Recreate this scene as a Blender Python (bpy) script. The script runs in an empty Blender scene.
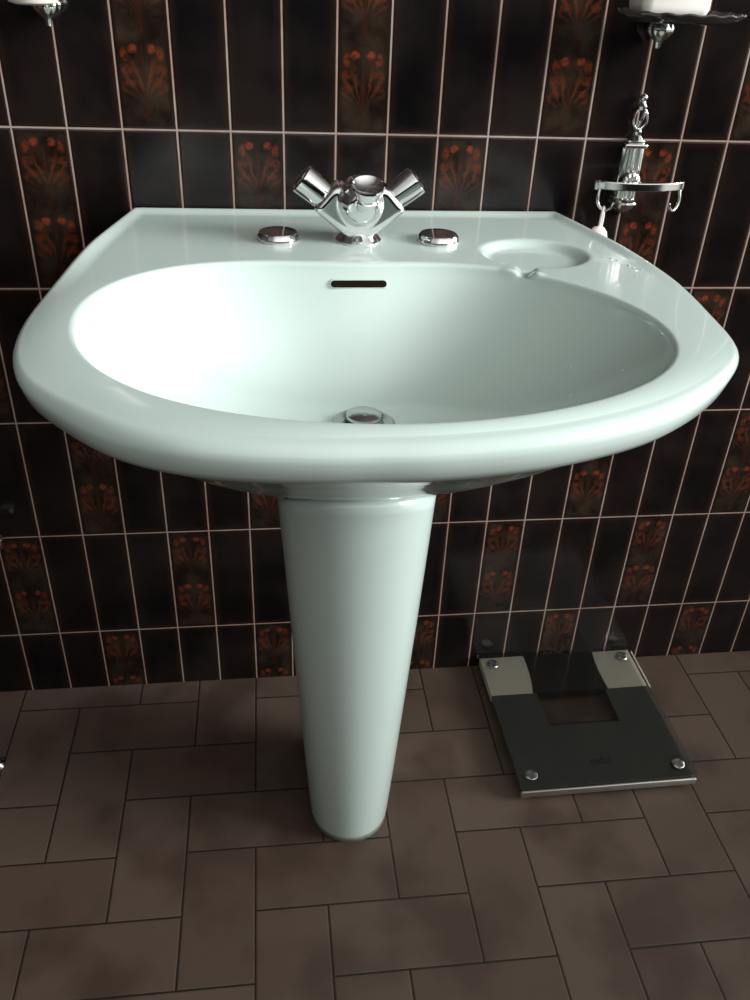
import bpy, bmesh, math, random
import numpy as np
from mathutils import Vector, Matrix
random.seed(4)
scene = bpy.context.scene
COL = scene.collection
PI = math.pi

# ------------------------------------------------------------------ helpers
def link(o): COL.objects.link(o); return o

def tag(o, label=None, cat=None, group=None, kind=None):
    if label: o['label'] = label
    if cat: o['category'] = cat
    if group: o['group'] = group
    if kind: o['kind'] = kind
    return o

def obj(name, bm, m, parent=None, smooth=True, angle=40):
    me = bpy.data.meshes.new(name)
    bmesh.ops.recalc_face_normals(bm, faces=bm.faces[:])
    bm.to_mesh(me); bm.free()
    if smooth:
        for p in me.polygons: p.use_smooth = True
        me.set_sharp_from_angle(angle=math.radians(angle))
    if m: me.materials.append(m)
    o = bpy.data.objects.new(name, me); link(o)
    if parent: o.parent = parent
    return o

def empty(name, loc=(0, 0, 0), rotz=0):
    o = bpy.data.objects.new(name, None); link(o)
    o.location = loc; o.rotation_euler = (0, 0, rotz); o.empty_display_size = .02
    return o

def add_box(bm, c, s, M=None, bevel=0, seg=2):
    r = bmesh.ops.create_cube(bm, size=1)
    vs = r['verts']
    bmesh.ops.scale(bm, verts=vs, vec=s)
    bmesh.ops.translate(bm, verts=vs, vec=c)
    if M: bmesh.ops.transform(bm, matrix=M, verts=vs)
    if bevel:
        es = list({e for v in vs for e in v.link_edges})
        bmesh.ops.bevel(bm, geom=es, offset=bevel, segments=seg, profile=.5, affect='EDGES')

def add_lathe(bm, prof, M=None, n=40):
    """prof: list of (r, z); closed with caps when r==0 at the ends"""
    M = M or Matrix()
    rings = []
    for r, z in prof:
        if r < 1e-7: rings.append([bm.verts.new(M @ Vector((0, 0, z)))])
        else: rings.append([bm.verts.new(M @ Vector((r*math.cos(2*PI*k/n), r*math.sin(2*PI*k/n), z))) for k in range(n)])
    for a, b in zip(rings, rings[1:]):
        for k in range(n):
            k2 = (k+1) % n
            if len(a) == 1 and len(b) == 1: continue
            if len(a) == 1: bm.faces.new((a[0], b[k], b[k2]))
            elif len(b) == 1: bm.faces.new((a[k], a[k2], b[0]))
            else: bm.faces.new((a[k], a[k2], b[k2], b[k]))
    return rings

def spline(pts, n=8, closed=False):
    P = [Vector(p) for p in pts]; out = []; N = len(P)
    segs = N if closed else N-1
    for i in range(segs):
        p0 = P[(i-1) % N] if closed or i > 0 else P[0]*2-P[1]
        p1, p2 = P[i], P[(i+1) % N]
        p3 = P[(i+2) % N] if closed or i+2 < N else P[-1]*2-P[-2]
        for k in range(n):
            t = k/n
            out.append(.5*((2*p1)+(p2-p0)*t+(2*p0-5*p1+4*p2-p3)*t*t+(3*p1-p0-3*p2+p3)*t**3))
    if not closed: out.append(P[-1].copy())
    return out

def add_tube(bm, pts, rad, n=12, ell=1.0):
    """tube along pts (Vectors); rad number or list; rounded ends; ell squashes the second axis"""
    P = [Vector(p) for p in pts]; N = len(P)
    R = [rad]*N if isinstance(rad, (int, float)) else list(rad)
    T = [(P[min(i+1, N-1)]-P[max(i-1, 0)]).normalized() for i in range(N)]
    up = Vector((0, 0, 1)) if abs(T[0].z) < .9 else Vector((0, 1, 0))
    rings = []; X = None
    for i in range(N):
        X = (up if X is None else X); X = (X - T[i]*X.dot(T[i])).normalized(); Y = T[i].cross(X)
        rings.append([bm.verts.new(P[i]+(X*math.cos(2*PI*k/n)+Y*math.sin(2*PI*k/n)*ell)*R[i]) for k in range(n)])
    for a, b in zip(rings, rings[1:]):
        for k in range(n): bm.faces.new((a[k], a[(k+1) % n], b[(k+1) % n], b[k]))
    for ring, p, t, s, r in ((rings[0], P[0], T[0], -1, R[0]), (rings[-1], P[-1], T[-1], 1, R[-1])):
        c = bm.verts.new(p+t*s*r*.6)
        mid = [bm.verts.new(p+(v.co-p)*.75+t*s*r*.4) for v in ring]
        for k in range(n):
            bm.faces.new((ring[k], ring[(k+1) % n], mid[(k+1) % n], mid[k]))
            bm.faces.new((mid[k], mid[(k+1) % n], c))

def add_prism(bm, poly, h, M=None, bevel=0):
    """extrude 2-D polygon (x, y) from z=0 to z=h"""
    M = M or Matrix()
    a = [bm.verts.new(M @ Vector((x, y, 0))) for x, y in poly]
    b = [bm.verts.new(M @ Vector((x, y, h))) for x, y in poly]
    n = len(poly)
    bm.faces.new(a[::-1]); top = bm.faces.new(b)
    for k in range(n): bm.faces.new((a[k], a[(k+1) % n], b[(k+1) % n], b[k]))
    if bevel:
        bmesh.ops.bevel(bm, geom=list(top.edges), offset=bevel, segments=2, profile=.5, affect='EDGES')

# ------------------------------------------------------------------ materials
class NT:
    """tiny node-tree writer"""
    def __init__(s, name):
        s.m = bpy.data.materials.new(name); s.m.use_nodes = True
        s.t = s.m.node_tree; s.t.nodes.clear()
        s.out = s.t.nodes.new('ShaderNodeOutputMaterial')
        s.b = s.t.nodes.new('ShaderNodeBsdfPrincipled'); s.t.links.new(s.b.outputs[0], s.out.inputs[0])
    def n(s, typ, **kw):
        x = s.t.nodes.new(typ)
        for k, v in kw.items(): setattr(x, k, v)
        return x
    def put(s, sock, v):
        if isinstance(v, bpy.types.NodeSocket): s.t.links.new(v, sock)
        else: sock.default_value = v
    def math(s, op, a, b=None, c=None, clamp=False):
        x = s.n('ShaderNodeMath', operation=op); x.use_clamp = clamp
        for i, v in enumerate((a, b, c)):
            if v is not None: s.put(x.inputs[i], v)
        return x.outputs[0]
    def step(s, v, lo, hi):          # smoothstep
        x = s.n('ShaderNodeMapRange', interpolation_type='SMOOTHSTEP')
        s.put(x.inputs[0], v); s.put(x.inputs[1], lo); s.put(x.inputs[2], hi)
        return x.outputs[0]
    def mix(s, f, a, b):
        x = s.n('ShaderNodeMix', data_type='RGBA')
        s.put(x.inputs[0], f); s.put(x.inputs[6], a); s.put(x.inputs[7], b)
        return x.outputs[2]
    def xyz(s, what='Object'):
        tc = s.n('ShaderNodeTexCoord'); sp = s.n('ShaderNodeSeparateXYZ')
        s.t.links.new(tc.outputs[what], sp.inputs[0]); s.coord = tc.outputs[what]
        return sp.outputs
    def noise(s, scale, detail=3, rough=.5, vec=None):
        x = s.n('ShaderNodeTexNoise'); x.inputs['Scale'].default_value = scale
        x.inputs['Detail'].default_value = detail; x.inputs['Roughness'].default_value = rough
        if vec is None:
            tc = s.n('ShaderNodeTexCoord'); vec = tc.outputs['Object']
        s.t.links.new(vec, x.inputs['Vector']); return x.outputs[0]
    def comb(s, a, b, c=0.0):
        x = s.n('ShaderNodeCombineXYZ')
        for i, v in enumerate((a, b, c)): s.put(x.inputs[i], v)
        return x.outputs[0]
    def rand(s, vec):
        x = s.n('ShaderNodeTexWhiteNoise', noise_dimensions='3D'); s.t.links.new(vec, x.inputs['Vector'])
        return x.outputs[0]
    def bump(s, h, strength=.3, dist=.001):
        x = s.n('ShaderNodeBump'); x.inputs['Strength'].default_value = strength; x.inputs['Distance'].default_value = dist
        s.t.links.new(h, x.inputs['Height']); s.t.links.new(x.outputs[0], s.b.inputs['Normal'])

def col(r, g, b): return (r, g, b, 1)
def srgb(r, g, b):
    f = lambda c: (c/255/12.92 if c/255 <= .04045 else ((c/255+.055)/1.055)**2.4)
    return (f(r), f(g), f(b), 1)

def simple(name, c, rough=.4, metal=0, nscale=0, namt=.15, bump=0, coat=0, aniso=0):
    m = NT(name); m.b.inputs['Metallic'].default_value = metal
    m.b.inputs['Roughness'].default_value = rough
    m.b.inputs['Coat Weight'].default_value = coat
    if nscale:
        n = m.noise(nscale)
        m.put(m.b.inputs['Base Color'], m.mix(n, tuple(x*(1-namt) for x in c[:3])+(1,), tuple(min(1, x*(1+namt)) for x in c[:3])+(1,)))
        if bump: m.bump(n, bump)
    else: m.b.inputs['Base Color'].default_value = c
    return m.m

# wall tiles
TW, Z4, TH = .06536, .12873, .2
def wall_material():
    m = NT('dark_glazed_tile')
    x, y, z = m.xyz()
    u = m.math('DIVIDE', x, TW); v = m.math('DIVIDE', m.math('SUBTRACT', z, Z4), TH)
    cu = m.math('FLOOR', u); cv = m.math('FLOOR', v)
    fu = m.math('SUBTRACT', u, cu); fv = m.math('SUBTRACT', v, cv)
    # distance (metres) to nearest edge
    du = m.math('MULTIPLY', m.math('MINIMUM', fu, m.math('SUBTRACT', 1., fu)), TW)
    dv = m.math('MULTIPLY', m.math('MINIMUM', fv, m.math('SUBTRACT', 1., fv)), TH)
    d = m.math('MINIMUM', du, dv)
    wob = m.math('MULTIPLY', m.noise(60, 2), .0006)
    dd = m.math('ADD', d, m.math('SUBTRACT', wob, .0003))
    grout = m.math('SUBTRACT', 1., m.step(dd, .0007, .0014))
    rnd = m.rand(m.comb(cu, cv, 3.0))
    # which tiles carry the flowers
    k = m.math('FLOORED_MODULO', m.math('ADD', cu, m.math('MULTIPLY', cv, 2.)), 4.)
    flower = m.math('COMPARE', k, 2., .3)
    # plain tile colour: near black, browner towards the edge, cloudy
    n1 = m.noise(26, 4, .6); n2 = m.noise(9, 3)
    edge = m.math('SUBTRACT', 1., m.step(d, .001, .013))
    base = m.mix(m.step(n2, .35, .7), col(.0036, .0032, .0036), col(.0150, .0105, .0100))
    base = m.mix(m.math('MULTIPLY', rnd, .45), base, col(.0090, .0048, .0042))
    base = m.mix(m.math('MULTIPLY', edge, m.math('MULTIPLY', n1, .8)), base, col(.030, .014, .009))
    # flower motif, twice down every tile
    tv = m.math('FRACT', m.math('ADD', m.math('MULTIPLY', m.math('SUBTRACT', 1., fv), 2.1), .0))   # 0 top .. 1 bottom of the motif
    px = m.math('SUBTRACT', fu, .5)                       # -.5 .. .5 (x .065)
    ax = m.math('ABSOLUTE', px)
    wv = m.math('MULTIPLY', m.math('SUBTRACT', n1, .5), .22)
    axw = m.math('ADD', ax, wv)
    def blob(cx, ct, rx, rt):
        a = m.math('DIVIDE', m.math('SUBTRACT', axw, cx), rx); b = m.math('DIVIDE', m.math('SUBTRACT', tv, ct), rt)
        q = m.math('ADD', m.math('MULTIPLY', a, a), m.math('MULTIPLY', b, b))
        return m.math('SUBTRACT', 1., m.step(q, 0., 1.))
    nf = m.noise(190, 3, .6)
    blooms = m.math('MAXIMUM', blob(.16, .17, .10, .065), m.math('MULTIPLY', blob(.31, .23, .09, .10), .6))
    blooms = m.math('MULTIPLY', blooms, m.step(nf, .25, .65))
    leaves = m.math('MULTIPLY', m.math('MAXIMUM', blob(.31, .40, .15, .07), m.math('MULTIPLY', blob(.27, .56, .15, .06), .8)), m.step(nf, .3, .6))
    # fan of fine stems spreading up from the middle stalk
    ty = m.math('MULTIPLY', m.math('SUBTRACT', .80, tv), 1.25)
    ang = m.math('ARCTAN2', axw, m.math('MAXIMUM', ty, .001))
    ray = m.math('MULTIPLY', m.math('ADD', m.math('SINE', m.math('ADD', m.math('MULTIPLY', ang, 17.), m.math('MULTIPLY', nf, 5.))), 1.), .5)
    rr = m.math('SQRT', m.math('ADD', m.math('MULTIPLY', ax, ax), m.math('MULTIPLY', ty, ty)))
    fan = m.math('MULTIPLY', m.math('MULTIPLY', m.step(ray, .45, .95), m.math('SUBTRACT', 1., m.step(rr, .40, .80))), m.step(ty, .0, .38))
    stem = m.math('MULTIPLY', m.math('SUBTRACT', 1., m.step(axw, .015, .06)), m.step(tv, .2, .5))
    inside = m.step(d, .003, .008)
    fbase = m.mix(m.step(n1, .35, .7), col(.010, .0060, .0044), col(.034, .0215, .0145))
    fcol = m.mix(m.math('MULTIPLY', leaves, .8), fbase, col(.10, .022, .011))
    fcol = m.mix(m.math('MULTIPLY', fan, m.math('MULTIPLY_ADD', n1, .9, .15)), fcol, col(.105, .029, .012))
    fcol = m.mix(m.math('MULTIPLY', stem, .6), fcol, col(.035, .009, .006))
    fcol = m.mix(m.math('MULTIPLY', blooms, m.math('MULTIPLY_ADD', n1, .8, .35)), fcol, col(.27, .045, .016))
    fcol = m.mix(inside, base, fcol)
    c = m.mix(flower, base, fcol)
    gc = m.mix(m.step(n2, .4, .65), col(.34, .215, .175), col(.38, .30, .265))
    gcol = m.mix(grout, c, gc)
    m.put(m.b.inputs['Base Color'], gcol)
    m.put(m.b.inputs['Roughness'], m.math('ADD', m.math('MULTIPLY', grout, .6), m.math('MULTIPLY_ADD', n1, .12, .10)))
    m.b.inputs['Specular IOR Level'].default_value = .30
    hgt = m.math('ADD', m.step(dd, .0006, .0035), m.math('MULTIPLY', m.noise(35, 2), .12))
    m.bump(hgt, .55, .0011)
    return m.m

# floor tiles: 10 x 20 cm laid in a herringbone
FU, FR, FX, FY = .100448, -.00243, .0578, -.25087
def floor_material():
    m = NT('brown_floor_tile')
    x, y, z = m.xyz()
    c, s_ = math.cos(FR), math.sin(FR)
    # world = off + (a c + b s, -(b c - a s))  ->  a, b
    dx = m.math('SUBTRACT', x, FX); dy = m.math('SUBTRACT', FY, y)     # dy = b c - a s
    a = m.math('SUBTRACT', m.math('MULTIPLY', dx, c), m.math('MULTIPLY', dy, s_))
    b = m.math('ADD', m.math('MULTIPLY', dx, s_), m.math('MULTIPLY', dy, c))
    u = m.math('DIVIDE', a, FU); v = m.math('DIVIDE', b, FU)
    i = m.math('FLOOR', u); j = m.math('FLOOR', v)
    fu = m.math('SUBTRACT', u, i); fv = m.math('SUBTRACT', v, j)
    k = m.math('FLOORED_MODULO', m.math('SUBTRACT', j, i), 4.)
    e = [m.math('COMPARE', k, float(q), .3) for q in range(4)]
    dl = m.math('ADD', fu, m.math('MULTIPLY', e[2], 9.)); dr = m.math('ADD', m.math('SUBTRACT', 1., fu), m.math('MULTIPLY', e[3], 9.))
    dt = m.math('ADD', fv, m.math('MULTIPLY', e[1], 9.)); db = m.math('ADD', m.math('SUBTRACT', 1., fv), m.math('MULTIPLY', e[0], 9.))
    d = m.math('MULTIPLY', m.math('MINIMUM', m.math('MINIMUM', dl, dr), m.math('MINIMUM', dt, db)), FU)
    d = m.math('ADD', d, m.math('MULTIPLY', m.math('SUBTRACT', m.noise(90, 3), .5), .0008))
    grout = m.math('SUBTRACT', 1., m.step(d, .0008, .0018))
    rnd = m.rand(m.comb(m.math('SUBTRACT', i, e[2]), m.math('SUBTRACT', j, e[1]), 1.0))
    n1 = m.noise(7, 3); n2 = m.noise(220, 2, .7)
    base = m.mix(rnd, col(.076, .049, .036), col(.098, .067, .050))
    base = m.mix(m.step(n1, .42, .68), base, col(.052, .030, .021))
    base = m.mix(m.math('MULTIPLY', n2, .25), base, col(.068, .050, .041))
    m.put(m.b.inputs['Base Color'], m.mix(grout, base, col(.014, .009, .007)))
    m.put(m.b.inputs['Roughness'], m.math('MULTIPLY_ADD', n1, .15, .48))
    m.b.inputs['Specular IOR Level'].default_value = .3
    m.bump(m.math('ADD', m.step(d, .0006, .003), m.math('MULTIPLY', n2, .06)), .5, .001)
    return m.m

def porcelain(name):
    m = NT(name)
    n = m.noise(5, 2)
    m.put(m.b.inputs['Base Color'], m.mix(n, col(.56, .668, .622), col(.585, .688, .642)))
    m.b.inputs['Roughness'].default_value = .22
    m.b.inputs['Coat Weight'].default_value = .6; m.b.inputs['Coat Roughness'].default_value = .04
    return m.m

def chrome_mat(name, c=(.78, .78, .78, 1), rough=.06):
    m = NT(name); m.b.inputs['Metallic'].default_value = 1
    n = m.noise(30, 3)
    m.put(m.b.inputs['Base Color'], m.mix(n, tuple(x*.9 for x in c[:3])+(1,), c))
    m.put(m.b.inputs['Roughness'], m.math('MULTIPLY_ADD', n, .06, rough))
    return m.m

def brushed(name, c, rough, metal=1):
    m = NT(name); m.b.inputs['Metallic'].default_value = metal
    x, y, z = m.xyz()
    n = m.noise(1, 3, .6, m.comb(m.math('MULTIPLY', x, 30.), m.math('MULTIPLY', y, 900.), 0.))
    m.put(m.b.inputs['Base Color'], m.mix(n, tuple(v*.82 for v in c[:3])+(1,), tuple(min(1, v*1.1) for v in c[:3])+(1,)))
    m.put(m.b.inputs['Roughness'], m.math('MULTIPLY_ADD', n, .12, rough))
    return m.m

def glass_sheet(name):
    m = NT(name)
    tr = m.n('ShaderNodeBsdfTransparent'); tr.inputs[0].default_value = col(.90, .90, .885)
    gl = m.n('ShaderNodeBsdfGlossy'); gl.inputs['Roughness'].default_value = .12; gl.inputs[0].default_value = col(.9, .9, .9)
    fr = m.n('ShaderNodeFresnel'); fr.inputs[0].default_value = 1.25
    mx = m.n('ShaderNodeMixShader')
    m.t.links.new(fr.outputs[0], mx.inputs[0]); m.t.links.new(tr.outputs[0], mx.inputs[1]); m.t.links.new(gl.outputs[0], mx.inputs[2])
    m.t.links.new(mx.outputs[0], m.out.inputs[0])
    return m.m

M_WALL, M_FLOOR = wall_material(), floor_material()
M_POR = porcelain('mint_porcelain'); M_PED = porcelain('mint_porcelain_pedestal')
M_CHR = chrome_mat('chrome'); M_CHR2 = chrome_mat('aged_silver', (.60, .59, .57, 1), .14)
M_DRAIN = chrome_mat('dull_chrome', (.45, .46, .45, 1), .22)
M_SLOT_SHADE = simple('slot_shade', col(.012, .009, .006), 1.0, nscale=20)  # colour stands in for the shade inside the overflow
M_SLOT_SHADE.node_tree.nodes['Principled BSDF'].inputs['Specular IOR Level'].default_value = .05
M_STEEL = brushed('brushed_steel_panel', (.80, .75, .65, 1), .45, .35)
M_GREY = brushed('dark_grey_panel', (.085, .088, .082, 1), .40, .35)
M_BLACK = simple('black_display', col(.006, .006, .006), .25, nscale=10)
M_EDGE = brushed('bright_metal_edge', (.72, .70, .66, 1), .28)
M_GLASS = glass_sheet('clear_glass')
M_SOAP = simple('white_soap', col(.86, .82, .76), .45, nscale=18, namt=.05, bump=.1)
M_TUMB = simple('white_ceramic', col(.70, .62, .57), .3, nscale=14, namt=.06)
M_PAD = simple('pinkish_white_pad', col(.76, .62, .60), .8, nscale=160, namt=.2, bump=.5)
M_STRAP = simple('white_loop', col(.82, .76, .74), .7, nscale=120, namt=.08)
M_DISH = simple('dark_dish', col(.035, .030, .028), .12, nscale=60, namt=.5, bump=.3, coat=.5)
M_INK = simple('dark_ink', col(.008, .008, .008), .5, nscale=30)
M_RED = simple('brownish_metal', col(.25, .16, .10), .35, metal=.7, nscale=30)

# ------------------------------------------------------------------ setting
bm = bmesh.new(); add_box(bm, (.5, .05, 1.0), (5.0, .1, 3.0))
w = obj('wall_back', bm, M_WALL, smooth=False); w['kind'] = 'structure'
w.location = (0, 0, 0)
bm = bmesh.new(); add_box(bm, (.5, -1.20, -.05), (5.0, 2.6, .1))
f = obj('floor', bm, M_FLOOR, smooth=False); f['kind'] = 'structure'

bm = bmesh.new(); add_box(bm, (.5, -2.40, .60), (5.0, .1, 1.2))
wf = obj('light_block_wall', bm, M_WALL, smooth=False); wf['kind'] = 'structure'  # added half-height wall, unseen behind the camera, blocks low room light

# ------------------------------------------------------------------ washbasin
ZR = .833
C0 = np.array([.408, -.38])
# outer outline, anticlockwise seen from above, from the back left corner round the front to the back right corner
OUT = [(.133, -.001), (.116, -.080), (.099, -.165), (.084, -.280), (.077, -.360), (.0785, -.415), (.086, -.460), (.103, -.505), (.136, -.546),
       (.176, -.583), (.224, -.608), (.277, -.621), (.330, -.627), (.372, -.628), (.430, -.627), (.512, -.615), (.597, -.585), (.660, -.545), (.710, -.495),
       (.7370, -.446), (.7480, -.370), (.753, -.280), (.739, -.190), (.718, -.095), (.694, -.001)]
INN = [(.130, -.435), (.122, -.362), (.144, -.292), (.178, -.245), (.250, -.217), (.337, -.213), (.420, -.216), (.505, -.219), (.577, -.246),
       (.642, -.305), (.672, -.375), (.677, -.425), (.667, -.470), (.638, -.513), (.578, -.559), (.487, -.591), (.375, -.602), (.284, -.582), (.208, -.546), (.155, -.488)]
op = np.array([p[:2] for p in spline([(x, y, 0) for x, y in OUT], 12)])
for _ in range(8):
    op[1:-1] = .5*op[1:-1]+.25*(op[:-2]+op[2:])
oa = np.unwrap(np.arctan2(op[:, 1]-C0[1], op[:, 0]-C0[0])); orad = np.hypot(op[:, 0]-C0[0], op[:, 1]-C0[1])
aL, aR = oa[0], oa[-1]                      # increasing from the left corner round the front to the right corner
NS, NB = 420, 90
ang = np.concatenate([np.linspace(aL, aR, NS), np.linspace(aR, aL+2*PI, NB+2)[1:-1]])
def r_out(a):
    if a <= aR+1e-9: return float(np.interp(a, oa, orad))
    return (-.001-C0[1])/math.sin(a)        # straight back edge at the wall
RO = np.array([r_out(a) for a in ang])
ia = np.arctan2([p[1]-C0[1] for p in INN], [p[0]-C0[0] for p in INN]); ir = np.hypot([p[0]-C0[0] for p in INN], [p[1]-C0[1] for p in INN])
KF = 5
def four(a): return np.stack([np.ones_like(a)]+[fn(k*a) for k in range(1, KF+1) for fn in (np.cos, np.sin)], -1)
cf = np.linalg.lstsq(four(np.array(ia)), 1/ir, rcond=None)[0]
def r_in(a): return 1/(four(np.atleast_1d(a)) @ cf)
RI = r_in(ang)-.005
CS, SN = np.cos(ang), np.sin(ang)
backness = np.clip((SN*RO+C0[1]+.40)/.30, 0, 1)      # 0 front, 1 back sides
frontness = np.clip((-.46-(SN*RO+C0[1]))/.13, 0, 1); frontness = frontness*frontness*(3-2*frontness)
backness = backness*backness*(3-2*backness)
RND = .015*frontness+.008*(1-frontness)                # edge rounding
N = len(ang)

def sm(t): t = np.clip(t, 0, 1); return t*t*(3-2*t)
DC, DA, DB_ = np.array([.613, -.180]), .066, .056
def disp(x, y, dedge):
    z = np.zeros_like(x)
    # raised border at the back and the back sides
    z += .005*sm(1-dedge/.028)*sm((y+.33)/.18)
    # soap recess and its spout
    q = np.sqrt(((x-DC[0])/DA)**2+((y-DC[1])/DB_)**2)
    z -= .0085*sm((1.0-q)/.22)
    ax_, ay_ = np.array([.598, -.205]), np.array([.578, -.268])
    d_ = ay_-ax_; L2 = d_ @ d_
    t = np.clip(((x-ax_[0])*d_[0]+(y-ax_[1])*d_[1])/L2, 0, 1)
    dist = np.hypot(x-ax_[0]-t*d_[0], y-ax_[1]-t*d_[1])
    z -= .0075*sm(1-dist/.013)*sm((q-.75)/.2)
    # little raised nibs either side of the spout
    for s in (-1, 1):
        nx, ny = .579+s*.016*.95, -.250+s*.016*(-.30)
        z += .002*sm(1-np.hypot(x-nx, y-ny)/.012)
    return z

rings = []                                           # list of (x, y, z) arrays
D0 = np.array([.397, -.352]); DR = .021; ZB = .700
IX, IY = C0[0]+CS*RI, C0[1]+SN*RI
LR = .006                                            # lip rounding
da = np.arctan2(IY-D0[1], IX-D0[0])
zt = ZR-LR
for rho in [0]+list(np.linspace(.02, 1, 40)):
    bx = D0[0]+np.cos(da)*DR; by = D0[1]+np.sin(da)*DR
    x = bx+(IX-bx)*rho; y = by+(IY-by)*rho
    z = ZB+(zt-ZB)*(.10*rho+.90*rho**2.7)
    rings.append((x, y, z+0*x))
for a in np.radians([20, 35, 50, 65, 78, 90]):
    r = RI+LR*(1-math.cos(a)); x = C0[0]+CS*r; y = C0[1]+SN*r
    rings.append((x, y, ZR-LR*(1-math.sin(a))+disp(x, y, 1.+0*x)))
NT_ = 56
RT = RO-RND
for t in np.linspace(0, 1, NT_)[1:]:
    r = (RI+LR)*(1-t)+RT*t
    x = C0[0]+CS*r; y = C0[1]+SN*r
    y = np.minimum(y, -.001)
    dedge = (RO-r)
    # distance to the outline measured more honestly at the straight back edge
    dedge = np.where(ang > aR, -y, dedge)
    rings.append((x, y, ZR+disp(x, y, dedge)-.004*t*t*(1-backness)))
x0, y0, z0 = rings[-1]
for a in np.radians([15, 30, 45, 60, 75, 90]):
    r = RT+RND*math.sin(a); x = C0[0]+CS*r; y = np.minimum(C0[1]+SN*r, -.001)
    rings.append((x, y, z0-RND*(1-math.cos(a))))
xo, yo, zo = rings[-1]
CB = np.array([.402, -.300])
ZO = float(zo[:NS].mean())
for sc, z in [(.988, .8055), (.970, .7975), (.940, .790), (.90, .7805), (.85, .768), (.79, .7505), (.72, .730), (.65, .712), (.58, .697)]:
    wgt = min(max((ZO-z)/(ZO-.697), 0), 1)
    rings.append((CB[0]+(xo-CB[0])*sc, np.minimum(CB[1]+(yo-CB[1])*sc, -.001), z+(zo-ZO)*(1-wgt)))
xb, yb_, zb_ = rings[-1]
ab = np.arctan2(yb_-CB[1], xb-CB[0])
# neck that flares out on to the pedestal
nx = .392+.0845*np.cos(ab); ny = -.330+np.where(np.sin(ab) < 0, .0985, .12)*np.sin(ab)
ntop = .622+.5*np.clip(-.362-ny, 0, 1)
for t, k, q in [(.45, .0, .25), (.80, .0, .45), (.97, -.06, .58), (1., -.055, .70), (1., -.045, .82), (1., -.022, .92), (1., .004, .985), (1., .008, 1.0)]:
    cx_, cy_ = .392, -.330
    ex, ey = cx_+(nx-cx_)*(1+k), cy_+(ny-cy_)*(1+k)
    rings.append((xb*(1-t)+ex*t, yb_*(1-t)+ey*t, zb_*(1-q)+ntop*q))
bm = bmesh.new()
VR = [[bm.verts.new((float(x[k]), float(y[k]), float(z[k]))) for k in range(N)] for x, y, z in rings]
for a, b in zip(VR, VR[1:]):
    for k in range(N): bm.faces.new((a[k], a[(k+1) % N], b[(k+1) % N], b[k]))
bm.faces.new(VR[-1])
basin = obj('washbasin', bm, M_POR, angle=60)
tag(basin, 'large mint green porcelain washbasin on a pedestal against the tiled wall', 'washbasin')

# drain with its plug
bm = bmesh.new()
Md = Matrix.Translation((D0[0], D0[1], ZB))
add_lathe(bm, [(.0215, -.03), (.0215, -.002), (.031, .0015), (.0335, .0035), (.031, .0055), (.026, .005), (.022, .002), (.021, -.004), (.019, -.012), (0, -.013)], Md)
drain = obj('drain', bm, M_DRAIN, basin); drain['label'] = 'round metal waste outlet'
bm = bmesh.new()
add_lathe(bm, [(.004, -.012), (.004, .006), (.016, .008), (.019, .011), (.0185, .014), (.013, .0165), (0, .0175)], Md)
obj('plug', bm, chrome_mat('plug_metal', (.55, .56, .54, 1), .2), drain)

# overflow slot in the back wall of the bowl: find the bowl surface there
def bowl_point(x, zt_):
    """point of the back bowl wall at given x and z"""
    best = None
    for (xa, ya, za) in rings[5:47]:
        for k in range(N):
            if ya[k] > -.30 and abs(xa[k]-x) < .004:
                e = abs(za[k]-zt_)
                if best is None or e < best[0]: best = (e, ya[k], za[k])
    return best[1], best[2]
oz = .8165
ya, za = bowl_point(.401, oz+.006); yb, zb = bowl_point(.401, oz-.010)
dirv = Vector((0, ya-yb, za-zb)).normalized(); nrm = Vector((0, -dirv.z, dirv.y)).normalized()   # out of the surface, towards the room
if nrm.y > 0: nrm = -nrm
oc = Vector((.4015, (ya+yb)/2, (za+zb)/2))
Mo = Matrix((( 1, 0, 0, oc.x), (0, dirv.y, nrm.y, oc.y), (0, dirv.z, nrm.z, oc.z), (0, 0, 0, 1)))
def slot(hw, hh, n=10):
    pts = []
    for s, a0 in ((1, -90), (-1, 90)):
        for k in range(n+1):
            a = math.radians(a0+180*k/n); pts.append((s*(hw-hh)+hh*math.cos(a), hh*math.sin(a)))
    return pts
bm = bmesh.new()
o_, i_, d_ = slot(.034, .0055), slot(.031, .0036), slot(.0305, .004)
ra = [bm.verts.new(Mo @ Vector((x, y, -.0010))) for x, y in o_]
rb = [bm.verts.new(Mo @ Vector((x, y, .0004))) for x, y in slot(.0325, .0046)]
rc = [bm.verts.new(Mo @ Vector((x, y, .0003))) for x, y in i_]
for A, B in ((ra, rb), (rb, rc)):
    for k in range(len(A)): bm.faces.new((A[k], A[(k+1) % len(A)], B[(k+1) % len(A)], B[k]))
ov = obj('overflow', bm, M_POR, basin)
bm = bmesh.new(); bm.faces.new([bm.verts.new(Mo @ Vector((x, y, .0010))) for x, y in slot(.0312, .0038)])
s_ = obj('overflow_slot_shade', bm, M_SLOT_SHADE, ov); s_['label'] = 'overflow opening with its inner shade painted as a dark face'  # flat dark face on the bowl, no real hole: painted shade

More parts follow.
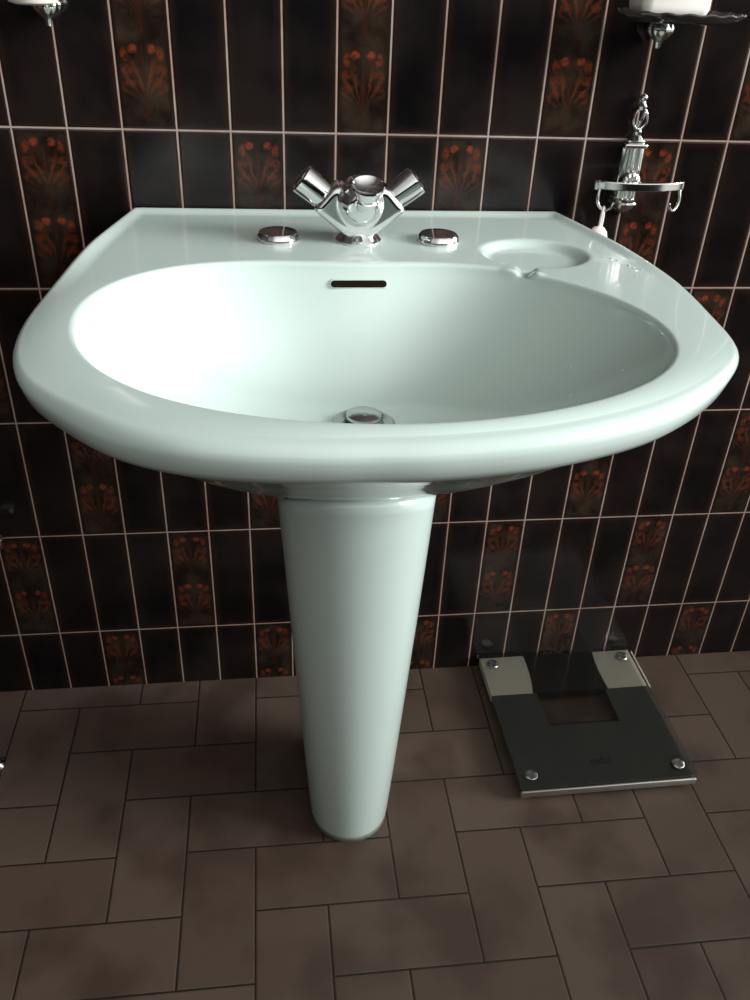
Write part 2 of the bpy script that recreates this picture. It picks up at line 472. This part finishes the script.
# water drops left on the rim and in the bowl
from mathutils.bvhtree import BVHTree
bvh = BVHTree.FromPolygons([v.co.copy() for v in basin.data.vertices], [tuple(p.vertices) for p in basin.data.polygons])
bm = bmesh.new(); rd = random.Random(11)
spots = [(.700, -.200), (.705, -.206), (.696, -.211), (.712, -.225), (.716, -.231), (.722, -.238), (.713, -.243), (.690, -.196), (.705, -.262),
         (.560, -.33), (.585, -.35), (.610, -.36), (.600, -.40), (.545, -.36), (.575, -.42), (.625, -.39), (.530, -.40), (.600, -.44), (.495, -.585), (.640, -.42)]
for x, y in spots:
    hit = bvh.ray_cast(Vector((x, y, 1.0)), Vector((0, 0, -1)))
    if hit[0] is None: continue
    p, nrm_ = hit[0], hit[1] if hit[1].z > 0 else -hit[1]
    q = nrm_.to_track_quat('Z', 'Y').to_matrix().to_4x4()
    r = rd.uniform(.0016, .0034)
    add_lathe(bm, [(r, -.0003), (r*.9, r*.16), (r*.6, r*.30), (0, r*.36)], Matrix.Translation(p) @ q @ Matrix.Rotation(rd.uniform(0, 3), 4, 'Z') @ Matrix.Diagonal((1, rd.uniform(.4, .9), 1, 1)), 14)
M_WATER = NT('water'); M_WATER.b.inputs['Base Color'].default_value = col(.78, .86, .83); M_WATER.b.inputs['Roughness'].default_value = .03
M_WATER.b.inputs['IOR'].default_value = 1.33; M_WATER.b.inputs['Transmission Weight'].default_value = .25
wt = obj('water_drops', bm, M_WATER.m)
tag(wt, 'clear water drops scattered on the right rim and inside the washbasin bowl', 'water', kind='stuff')

# ------------------------------------------------------------------ pedestal
def ped_section(t):
    hw = .0575+(.0870-.0575)*(t**.88)
    return .4020-.0105*t, -.296-.068*t, hw, -.357-.073*t     # centre, widest line, half width, front
bm = bmesh.new(); R_ = []
for t in np.linspace(0, 1, 40):
    cx, cy, hw, fy = ped_section(t)
    pts = [(cx+hw*.90, -.17), (cx+hw*.93, -.21), (cx+hw*.975, -.26)]
    pts += [(cx+hw*math.cos(-PI*k/40), cy+(cy-fy)*math.sin(-PI*k/40)) for k in range(41)]
    pts += [(cx-hw*.975, -.26), (cx-hw*.93, -.21), (cx-hw*.90, -.17)]
    R_.append([bm.verts.new((x, y, t*(.618+.5*max(0, -.362-y)+.36*max(0, y+.362)))) for x, y in pts])
for a, b in zip(R_, R_[1:]):
    for k in range(len(a)-1): bm.faces.new((a[k], a[k+1], b[k+1], b[k]))
ped = obj('pedestal', bm, M_PED, angle=50)
so = ped.modifiers.new('thickness', 'SOLIDIFY'); so.thickness = .010; so.offset = -1
tag(ped, 'tapering mint green porcelain pedestal standing on the floor tiles under the basin', 'pedestal')

# ------------------------------------------------------------------ tap
TX, TY, TZ = .4095, -.131, ZR
tap = empty('mixer_tap', (TX, TY, TZ))
tag(tap, 'chrome V-shaped mixer tap with two slanted handles on the basin deck', 'tap')
bm = bmesh.new()
add_lathe(bm, [(0, -.001), (.027, -.001), (.0275, .002), (.024, .006), (.020, .009), (.0185, .012), (0, .012)])
obj('base_ring', bm, M_CHR, tap)
A45 = math.radians(52)
bm = bmesh.new()
# two arms joined in a V, filled web, forward boss; fused by a voxel remesh
for s in (-1, 1):
    d = Vector((s*math.sin(A45), 0, math.cos(A45)))
    add_tube(bm, [Vector((0, 0, .018))+d*t for t in (.012, .025, .035, .043, .047)], [.0188, .0192, .0190, .0186, .0180], 28)
add_tube(bm, [(0, 0, .004), (0, 0, .010), (0, 0, .018)], [.016, .0165, .019], 24)
sh_ = [(-.014, .006), (.014, .006), (.0500, .0345), (.0530, .040), (.0330, .0625), (.0270, .0650), (-.0270, .0650), (-.0330, .0625), (-.0530, .040), (-.0500, .0345)]
add_prism(bm, sh_, .038, Matrix(((1, 0, 0, 0), (0, 0, -1, .019), (0, 1, 0, 0), (0, 0, 0, 1))), bevel=.006)
add_tube(bm, [(0, .010, .047), (0, -.012, .047), (0, -.022, .0465), (0, -.027, .046)], [.026, .026, .0245, .021], 36)
body = obj('tap_body', bm, M_CHR, tap)
rm = body.modifiers.new('fuse', 'REMESH'); rm.mode = 'VOXEL'; rm.voxel_size = .0016; rm.use_smooth_shade = True
smo = body.modifiers.new('relax', 'SMOOTH'); smo.factor = .5; smo.iterations = 10
# spout end: flared cone with a collar
Mc = Matrix.Translation((.005, -.036, .0515)) @ Matrix.Rotation(math.radians(22), 4, 'X')
bm = bmesh.new()
add_lathe(bm, [(0, -.004), (.0125, -.004), (.0135, -.002), (.0135, .005), (.012, .0065), (.0125, .0085), (.018, .020), (.0188, .022), (.018, .0235), (.0165, .022), (.012, .0185), (0, .0175)], Mc)
obj('lift_knob', bm, M_CHR, tap)
for s in (-1, 1):
    d = Vector((s*math.sin(A45), 0, math.cos(A45)))
    rot = Vector((0, 0, 1)).rotation_difference(d).to_matrix().to_4x4()
    Mh = Matrix.Translation(Vector((0, 0, .018))) @ rot
    bm = bmesh.new()
    add_lathe(bm, [(0, .047), (.0165, .047), (.0175, .049), (.0168, .0515), (.0155, .053), (.0158, .0555), (.0172, .082), (.0168, .0845), (.0135, .0855), (.012, .084), (0, .0835)], Mh, 40)
    # shallow grip flutes
    for v in bm.verts:
        q = Mh.inverted() @ v.co
        if .055 < q.z < .0825:
            a = math.atan2(q.y, q.x); k = 1-.035*max(0, math.cos(a*9))
            v.co = Mh @ Vector((q.x*k, q.y*k, q.z))
    h = obj('handle', bm, M_CHR, tap)
    bm = bmesh.new()
    add_lathe(bm, [(0, .0837), (.0115, .0837), (.0115, .0865), (.009, .0875), (0, .0878)], Mh, 32)
    obj('handle_cap', bm, chrome_mat('smoked_cap', (.30, .27, .26, 1), .1), h)

def hole_cover(x, y):
    c = empty('tap_hole_cover', (x, y, ZR))
    bm = bmesh.new()
    add_lathe(bm, [(0, -.0005), (.0245, -.0005), (.0255, .001), (.0255, .0035), (.0248, .0055), (.0232, .0085), (.0218, .0095), (.0140, .0105), (0, .0108)], n=64)
    for v in bm.verts:
        r = math.hypot(v.co.x, v.co.y)
        if r > .0228:
            a = math.atan2(v.co.y, v.co.x); k = 1-.02*(.5+.5*math.cos(a*16)); v.co.x *= k; v.co.y *= k
    obj('cover_disc', bm, M_CHR, c, angle=30)
    return c
c1 = hole_cover(.3150, -.130); tag(c1, 'round chrome tap hole cover on the deck left of the mixer tap', 'hole cover', 'chrome covers on the basin deck')
c2 = hole_cover(.5060, -.135); tag(c2, 'round chrome tap hole cover between the mixer tap and the soap hollow', 'hole cover', 'chrome covers on the basin deck')

# ------------------------------------------------------------------ bathroom scale
SX, SY = .8165, -.1535
sc_ = empty('bathroom_scale', (SX, SY, 0), math.radians(.5))
tag(sc_, 'flat square glass and steel bathroom scale on the floor by the wall', 'bathroom scale')
HW, HD = .1475, .1525
def rrect(x0, y0, x1, y1, r, n=5):
    pts = []
    for cx, cy, a0 in ((x1-r, y0+r, -90), (x1-r, y1-r, 0), (x0+r, y1-r, 90), (x0+r, y0+r, 180)):
        for k in range(n+1):
            a = math.radians(a0+90*k/n); pts.append((cx+r*math.cos(a), cy+r*math.sin(a)))
    return pts
T_ = Matrix.Translation
# plate with a rectangular window through it (four strips welded into one mesh)
YB = .052                                       # front edge of the rear band
WX0, WX1, WY0, WY1 = -.062, .064, -.026, .052
bm = bmesh.new()
def strip(x0, y0, x1, y1): add_prism(bm, [(x0, y0), (x1, y0), (x1, y1), (x0, y1)], .007, T_((0, 0, .0185)))
strip(-HW+.004, -HD+.004, HW-.004, WY0); strip(-HW+.004, WY0, WX0, WY1); strip(WX1, WY0, HW-.004, WY1)
bmesh.ops.remove_doubles(bm, verts=bm.verts[:], dist=1e-5)
obj('base_plate', bm, M_GREY, sc_, smooth=False)
bm = bmesh.new(); 
arc = [(-HW+.004, YB), ]
YR = HD-.006
EL = [(-.0685, YB), (-.0645, .075), (-.0615, .10), (-.0605, .125), (-.0610, YR)]
ER = [(.0710, YB), (.0695, .075), (.0692, .10), (.0708, .125), (.0735, YR)]
for poly in ([(-HW+.004, YB)]+EL+[(-HW+.004, YR)], [(HW-.004, YR)]+ER[::-1]+[(HW-.004, YB)]):
    bm2 = bmesh.new(); add_prism(bm2, poly, .014, T_((0, 0, .0115)))
    p_ = obj('steel_panel', bm2, M_STEEL, sc_, smooth=False); p_['label'] = 'silver rear corner panel'
bm.free(); bm = bmesh.new()
add_prism(bm, [(x+.0004, y+(.0006 if y == YB else 0)) for x, y in EL][::-1]+[(x-.0004, y+(.0006 if y == YB else 0)) for x, y in ER], .0135, T_((0, 0, .0115)))
d_ = obj('display', bm, M_BLACK, sc_, smooth=False); d_['label'] = 'black display band between the steel panels'
bm = bmesh.new(); add_prism(bm, rrect(-HW, -HD, HW, HD, .004), .0045, T_((0, 0, .0258)))
g_ = obj('glass_plate', bm, M_GLASS, sc_, smooth=False); g_['label'] = 'clear glass top'
bm = bmesh.new(); add_box(bm, (0, -HD+.001, .0165), (2*HW-.004, .006, .013), bevel=.0025)
e_ = obj('front_edge', bm, M_EDGE, sc_); e_['label'] = 'bright metal front edge'
for sx in (-1, 1):
    for sy in (-1, 1):
        x, y = sx*(HW-.024), sy*(HD-.026)
        bm = bmesh.new(); add_lathe(bm, [(0, 0), (.014, 0), (.015, .003), (.015, .0114), (0, .0114)], T_((x, y, 0)), 24)
        obj('foot', bm, M_INK, sc_)
        bm = bmesh.new(); add_lathe(bm, [(0, .0303), (.0100, .0303), (.0104, .0306), (.0097, .0310), (.006, .0312), (.0035, .0309), (0, .0309)], T_((x, y, 0)), 28)
        for v in bm.verts:
            r = math.hypot(v.co.x-x, v.co.y-y)
            if .004 < r < .0104: v.co.z += .0004*math.sin(2*math.atan2(v.co.y-y, v.co.x-x)*2)
        s2 = obj('screw_cap', bm, M_CHR, sc_); s2['label'] = 'round metal corner cap'
cu = bpy.data.curves.new('lettering', 'FONT'); cu.body = 'tefal'; cu.size = .021; cu.align_x = 'CENTER'; cu.extrude = .0001
cu.materials.append(M_INK)
tx = bpy.data.objects.new('lettering_tmp', cu); link(tx)
dg = bpy.context.evaluated_depsgraph_get(); dg.update()
tm = bpy.data.meshes.new_from_object(tx.evaluated_get(dg)); bpy.data.objects.remove(tx)
lt = bpy.data.objects.new('lettering', tm); link(lt); lt.parent = sc_; lt.location = (.0, -.112, .0256)
if not tm.materials: tm.materials.append(M_INK)
lt['label'] = 'dark lettering on the front of the plate'

# ------------------------------------------------------------------ wall hook with two arms
HX = .784
hk = empty('towel_hook', (HX, 0, .88))
tag(hk, 'ornate silver double towel hook with a fluted plate on the tiled wall', 'towel hook')
bm = bmesh.new()
# fluted plate (half column)
def half_col(z0, z1, w0, w1, dep, nfl=6, n=60):
    R = []
    for t in np.linspace(0, 1, 14):
        z = z0+(z1-z0)*t; wd = w0+(w1-w0)*t; ring = []
        for k in range(n+1):
            a = PI*k/n; fl = 1-.16*(.5-.5*math.cos(2*nfl*a))
            ring.append(bm.verts.new((wd*math.cos(a)*(.9+.1*fl), -dep*math.sin(a)*fl-.002, z)))
        R.append(ring)
    for a, b in zip(R, R[1:]):
        for k in range(n): bm.faces.new((a[k], a[k+1], b[k+1], b[k]))
    bm.faces.new(R[0]); bm.faces.new(R[-1])
half_col(-.032, .040, .0148, .0118, .013)
add_box(bm, (0, -.003, .006), (.030, .006, .072), bevel=.002)
add_box(bm, (0, -.007, .0425), (.031, .015, .006), bevel=.002)
add_box(bm, (0, -.006, .0475), (.023, .012, .005), bevel=.002)
plate = obj('fluted_plate', bm, M_CHR2, hk, angle=35)
bm = bmesh.new()
add_lathe(bm, [(0, -.036), (.005, -.034), (.012, -.028), (.017, -.018), (.0185, -.010), (.0165, -.006), (.0170, -.002), (.015, 0), (0, 0)],
          T_((0, -.003, -.0245)) @ Matrix.Diagonal((1, .95, .62, 1)), 32)
obj('lower_boss', bm, M_CHR2, hk)
bm = bmesh.new()
# shell above the arm
R = []
for t in np.linspace(0, 1, 8):
    R.append([bm.verts.new((.0135*math.cos(PI*k/24)*(1-.9*t*t), -.016-.010*math.sin(PI*t*.5)*(.6+.12*math.cos(k*PI/24*12)), -.004+.0165*math.sin(PI*k/24)*(1-.9*t*t))) for k in range(25)])
for a, b in zip(R, R[1:]):
    for k in range(24): bm.faces.new((a[k], a[k+1], b[k+1], b[k]))
rim = [bm.verts.new((v.co.x*1.03, -.004, v.co.z)) for v in R[0]]
for k in range(24): bm.faces.new((rim[k], rim[k+1], R[0][k+1], R[0][k]))
bm.faces.new(R[-1])
obj('shell', bm, M_CHR2, hk)
bm = bmesh.new()
# finial: stacked beads over an open lyre
Y0 = -.008
add_lathe(bm, [(0, .048), (.010, .049), (.0075, .053), (.0045, .056), (.0055, .060), (.0035, .063), (0, .064)], T_((0, Y0, 0)), 20)
for s in (-1, 1):
    add_tube(bm, spline([(0, Y0, .060), (s*.0075, Y0-.001, .068), (s*.0088, Y0-.001, .076), (s*.006, Y0-.001, .084), (0, Y0, .090)], 6), [.0017]*25, 10)
add_tube(bm, spline([(-.002, Y0, .062), (.001, Y0-.003, .074), (.004, Y0-.003, .084)], 6), .0022, 10)
add_lathe(bm, [(0, .084), (.0055, .086), (.0062, .090), (.004, .093), (.003, .096), (.0048, .099), (.0045, .102), (.0015, .105), (0, .1055)], T_((0, Y0, 0)), 20)
obj('finial', bm, M_CHR2, hk)
bm = bmesh.new()
BY = -.047
add_tube(bm, spline([(0, -.012, -.004), (0, -.03, -.001), (0, BY, -.002)], 6), .0055, 14)
bar = spline([(-.061, BY+.012, -.001), (-.050, BY+.003, 0), (-.025, BY-.003, .0), (0, BY-.005, 0), (.025, BY-.003, 0), (.050, BY+.003, 0), (.061, BY+.012, -.001)], 6)
# flat curved bar
W_ = [(.0024, .0050), (.0030, .0040), (.0030, -.0040), (.0024, -.0050), (-.0024, -.0050), (-.0024, .0050)]
rr_ = []
for i, p in enumerate(bar):
    tdir = (bar[min(i+1, len(bar)-1)]-bar[max(i-1, 0)]).normalized(); nd = Vector((0, 0, 1)).cross(tdir)
    rr_.append([bm.verts.new(p-nd*a+Vector((0, 0, b))) for a, b in W_])
for a, b in zip(rr_, rr_[1:]):
    for k in range(6): bm.faces.new((a[k], a[(k+1) % 6], b[(k+1) % 6], b[k]))
bm.faces.new(rr_[0]); bm.faces.new(rr_[-1])
for s in (-1, 1):
    add_lathe(bm, [(0, -.006), (.0035, -.0055), (.0042, 0), (.0035, .0055), (0, .006)], T_((s*.0605, BY+.0115, -.001)), 16)
cb_ = obj('cross_bar', bm, M_CHR2, hk, angle=30); cb_.scale = (.95, 1, 1); cb_.location = (.0045, 0, 0)
for s in (-1, 1):
    bm = bmesh.new()
    add_tube(bm, spline([(s*.0575, BY+.008, -.004), (s*.0590, BY+.006, -.014), (s*.0575, BY+.004, -.024), (s*.050, BY, -.0305), (s*.0425, BY-.004, -.027), (s*.0400, BY-.006, -.020)], 7), [.0023]*30+[.0019]*6, 12)
    h_ = obj('hook', bm, M_CHR2, hk); h_.scale = (.95, 1, 1); h_.location = (.0045, 0, 0)

# item hanging from the left arm
hg = empty('hanging_pad', (HX-.0430, BY, .849))
tag(hg, 'small pinkish white pad hanging by a white loop from the left arm of the hook', 'hanging pad')
bm = bmesh.new()
for s in (-1, 1):
    add_tube(bm, spline([(0, s*.0008, .0045), (s*.002, s*.003, .0005), (s*.0022, s*.002, -.010), (s*.0015, .001, -.022)], 6), .0016, 8)
obj('loop', bm, M_STRAP, hg)
bm = bmesh.new()
add_lathe(bm, [(0, -.085), (.008, -.083), (.013, -.070), (.0145, -.050), (.014, -.036), (.0115, -.027), (.007, -.0215), (0, -.0195)], T_((-.002, 0, 0)) @ Matrix.Diagonal((1, .7, 1, 1)), 28)
obj('pad', bm, M_PAD, hg)

# ------------------------------------------------------------------ soap dish and soap
def leaf_bracket(parent, dy, dz):
    bm = bmesh.new()
    n = 48
    prof = [(0, -.035), (.003, -.033), (.0042, -.028), (.0060, -.025), (.0110, -.021), (.0150, -.016), (.0160, -.012), (.0145, -.008), (.0115, -.004), (.0120, 0), (0, 0)]
    add_lathe(bm, prof, T_((0, -.018, dz)), n)
    for v in bm.verts:
        r = math.hypot(v.co.x, v.co.y+.018)
        if r > .006:
            a = math.atan2(v.co.y+.018, v.co.x); k = 1+.07*math.cos(8*a); v.co.x *= k; v.co.y = -.018+(v.co.y+.018)*k
    add_box(bm, (0, -.005, dz-.011), (.020, .010, .020), bevel=.003)
    return obj('bracket', bm, M_CHR2, parent)
sd = empty('soap_dish', (HX, 0, 1.074))
tag(sd, 'dark shallow soap dish on a silver leaf bracket above the towel hook', 'soap dish')
leaf_bracket(sd, 0, -.004)
bm = bmesh.new()
add_tube(bm, spline([(0, -.018, -.008), (0, -.035, -.006), (0, -.055, -.0055)], 5), .004, 12)
obj('arm', bm, M_CHR2, sd)
bm = bmesh.new()
n = 96; prof = [(0, -.006), (.045, -.006), (.060, -.004), (.070, .001), (.0735, .004), (.072, .0055), (.066, .003), (.055, .0005), (0, -.001)]
add_lathe(bm, prof, T_((-.004, -.0785, 0)) @ Matrix.Diagonal((1, .74, 1, 1)), n)
for v in bm.verts:
    r = math.hypot(v.co.x+.004, (v.co.y+.0785)/.74)
    if r > .057:
        a = math.atan2((v.co.y+.0785)/.74, v.co.x+.004); k = 1+.012*math.cos(18*a)
        v.co.x = -.004+(v.co.x+.004)*k; v.co.y = -.0785+(v.co.y+.0785)*k; v.co.z += .0008*math.cos(18*a)
obj('dish', bm, M_DISH, sd)
bm = bmesh.new(); add_box(bm, (0, 0, .0175), (.080, .056, .035), bevel=.011, seg=5)
for v in bm.verts:
    v.co.z += .003*(1-(v.co.x/.046)**2) if v.co.z > .02 else 0
so_ = obj('soap_bar', bm, M_SOAP); so_.location = (.7625, -.079, 1.0737)
tag(so_, 'white bar of soap lying on the dark soap dish', 'soap')

# ------------------------------------------------------------------ tumbler holder, top left
th = empty('tumbler_holder', (.0655, 0, 1.07))
tag(th, 'silver wall bracket at the top left edge carrying a pale tumbler', 'tumbler holder')
leaf_bracket(th, 0, .002)
bm = bmesh.new()
add_tube(bm, spline([(0, -.018, -.016), (0, -.026, .006), (0, -.034, .030), (0, -.0475, .034)], 6), .004, 12)
R1 = [Vector((.0325*math.cos(a), -.081+.0325*math.sin(a), .034)) for a in np.linspace(0, 2*PI, 49)[:-1]]
ringv = []
for i, p in enumerate(R1):
    cen = Vector((0, -.081, .034)); out = (p-cen).normalized()
    ringv.append([bm.verts.new(p+out*(.0022*math.cos(b))+Vector((0, 0, .0035*math.sin(b)))) for b in np.linspace(0, 2*PI, 11)[:-1]])
for i in range(48):
    a, b = ringv[i], ringv[(i+1) % 48]
    for k in range(10): bm.faces.new((a[k], a[(k+1) % 10], b[(k+1) % 10], b[k]))
obj('ring', bm, M_CHR2, th)
bm = bmesh.new()
add_lathe(bm, [(0, 0), (.018, 0), (.0245, .002), (.0275, .008), (.0285, .02), (.0295, .036), (.0325, .045), (.034, .10), (.033, .1005), (.031, .045), (.027, .02), (.022, .006), (0, .005)], n=48)
tb = obj('tumbler', bm, M_TUMB); tb.location = (.0655, -.081, 1.0635)
tag(tb, 'pale tumbler held in the silver bracket at the top left edge', 'tumbler')

# ------------------------------------------------------------------ little fittings at the left edge
vl = empty('shutoff_valve', (-.150, 0, .350))
tag(vl, 'small metal shut-off valve on the wall at the left picture edge', 'valve')
RX = Matrix.Rotation(PI/2, 4, 'X')
bm = bmesh.new(); add_lathe(bm, [(0, 0), (.026, 0), (.026, .003), (.020, .008), (.010, .011), (.009, .034), (.0115, .035), (.0115, .05), (0, .051)], RX, 28)
obj('valve_body', bm, M_CHR2, vl)
bm = bmesh.new(); add_lathe(bm, [(0, 0), (.007, 0), (.007, .016), (.012, .018), (.0125, .034), (.010, .037), (0, .0375)], T_((.006, -.041, 0)) @ Matrix.Rotation(PI/2, 4, 'Y'), 24)
obj('valve_knob', bm, M_CHR, vl)
bm = bmesh.new(); add_tube(bm, spline([(0, -.041, .005), (0, -.041, .04), (.006, -.04, .09), (-.004, -.038, .14), (-.02, -.03, .20)], 6), .0045, 12)
obj('supply_pipe', bm, M_RED, vl)
ff = empty('floor_fitting', (-.1560, -.168, 0))
tag(ff, 'small round metal fitting on the floor at the left picture edge', 'fitting')
bm = bmesh.new(); add_lathe(bm, [(0, 0), (.017, 0), (.017, .004), (.012, .008), (.009, .012), (.009, .020), (.006, .024), (0, .025)], n=28)
obj('fitting_cap', bm, M_CHR2, ff)

# ------------------------------------------------------------------ light
def area(name, loc, target, sx, sy, power, c=(1, 1, 1), spread=62):
    l = bpy.data.lights.new(name, 'AREA'); l.shape = 'RECTANGLE'; l.size = sx; l.size_y = sy; l.energy = power; l.color = c
    o = bpy.data.objects.new(name, l); link(o); o.location = loc
    l.spread = math.radians(spread)
    o.rotation_euler = (Vector(target)-Vector(loc)).to_track_quat('-Z', 'Y').to_euler()
    return o
area('window_light', (4.15, -1.45, 2.28), (-.35, -.05, .92), 1.7, 1.5, 31, (.97, 1.0, 1.0), 52)

# dim room: the light of the open room in front of the basin, fading to the left, the back and below
wd = bpy.data.worlds.new('room_light'); scene.world = wd; wd.use_nodes = True
nt = wd.node_tree; bg = nt.nodes['Background']
tc = nt.nodes.new('ShaderNodeTexCoord'); dt = nt.nodes.new('ShaderNodeVectorMath'); dt.operation = 'DOT_PRODUCT'
nt.links.new(tc.outputs['Generated'], dt.inputs[0]); dt.inputs[1].default_value = Vector((.48, -.80, .36)).normalized()
rp = nt.nodes.new('ShaderNodeValToRGB'); nt.links.new(dt.outputs['Value'], rp.inputs[0])
rp.color_ramp.elements[0].color = (.085, .082, .078, 1); rp.color_ramp.elements[0].position = .25
rp.color_ramp.elements[1].color = (1.5, 1.52, 1.48, 1); rp.color_ramp.elements[1].position = .98
nt.links.new(rp.outputs[0], bg.inputs[0]); bg.inputs[1].default_value = 1.0

# ------------------------------------------------------------------ camera
cd = bpy.data.cameras.new('camera'); cam = bpy.data.objects.new('camera', cd); link(cam)
cam.location = (.29797, -1.15770, 1.12710); cam.rotation_euler = (1.000522, -.038768, -.116969)
cd.sensor_fit = 'VERTICAL'; cd.sensor_height = 24; cd.lens = 24*860.918/1000; cd.clip_start = .02
scene.camera = cam
scene.view_settings.view_transform = 'Standard'; scene.view_settings.look = 'None'
scene.view_settings.exposure = 0
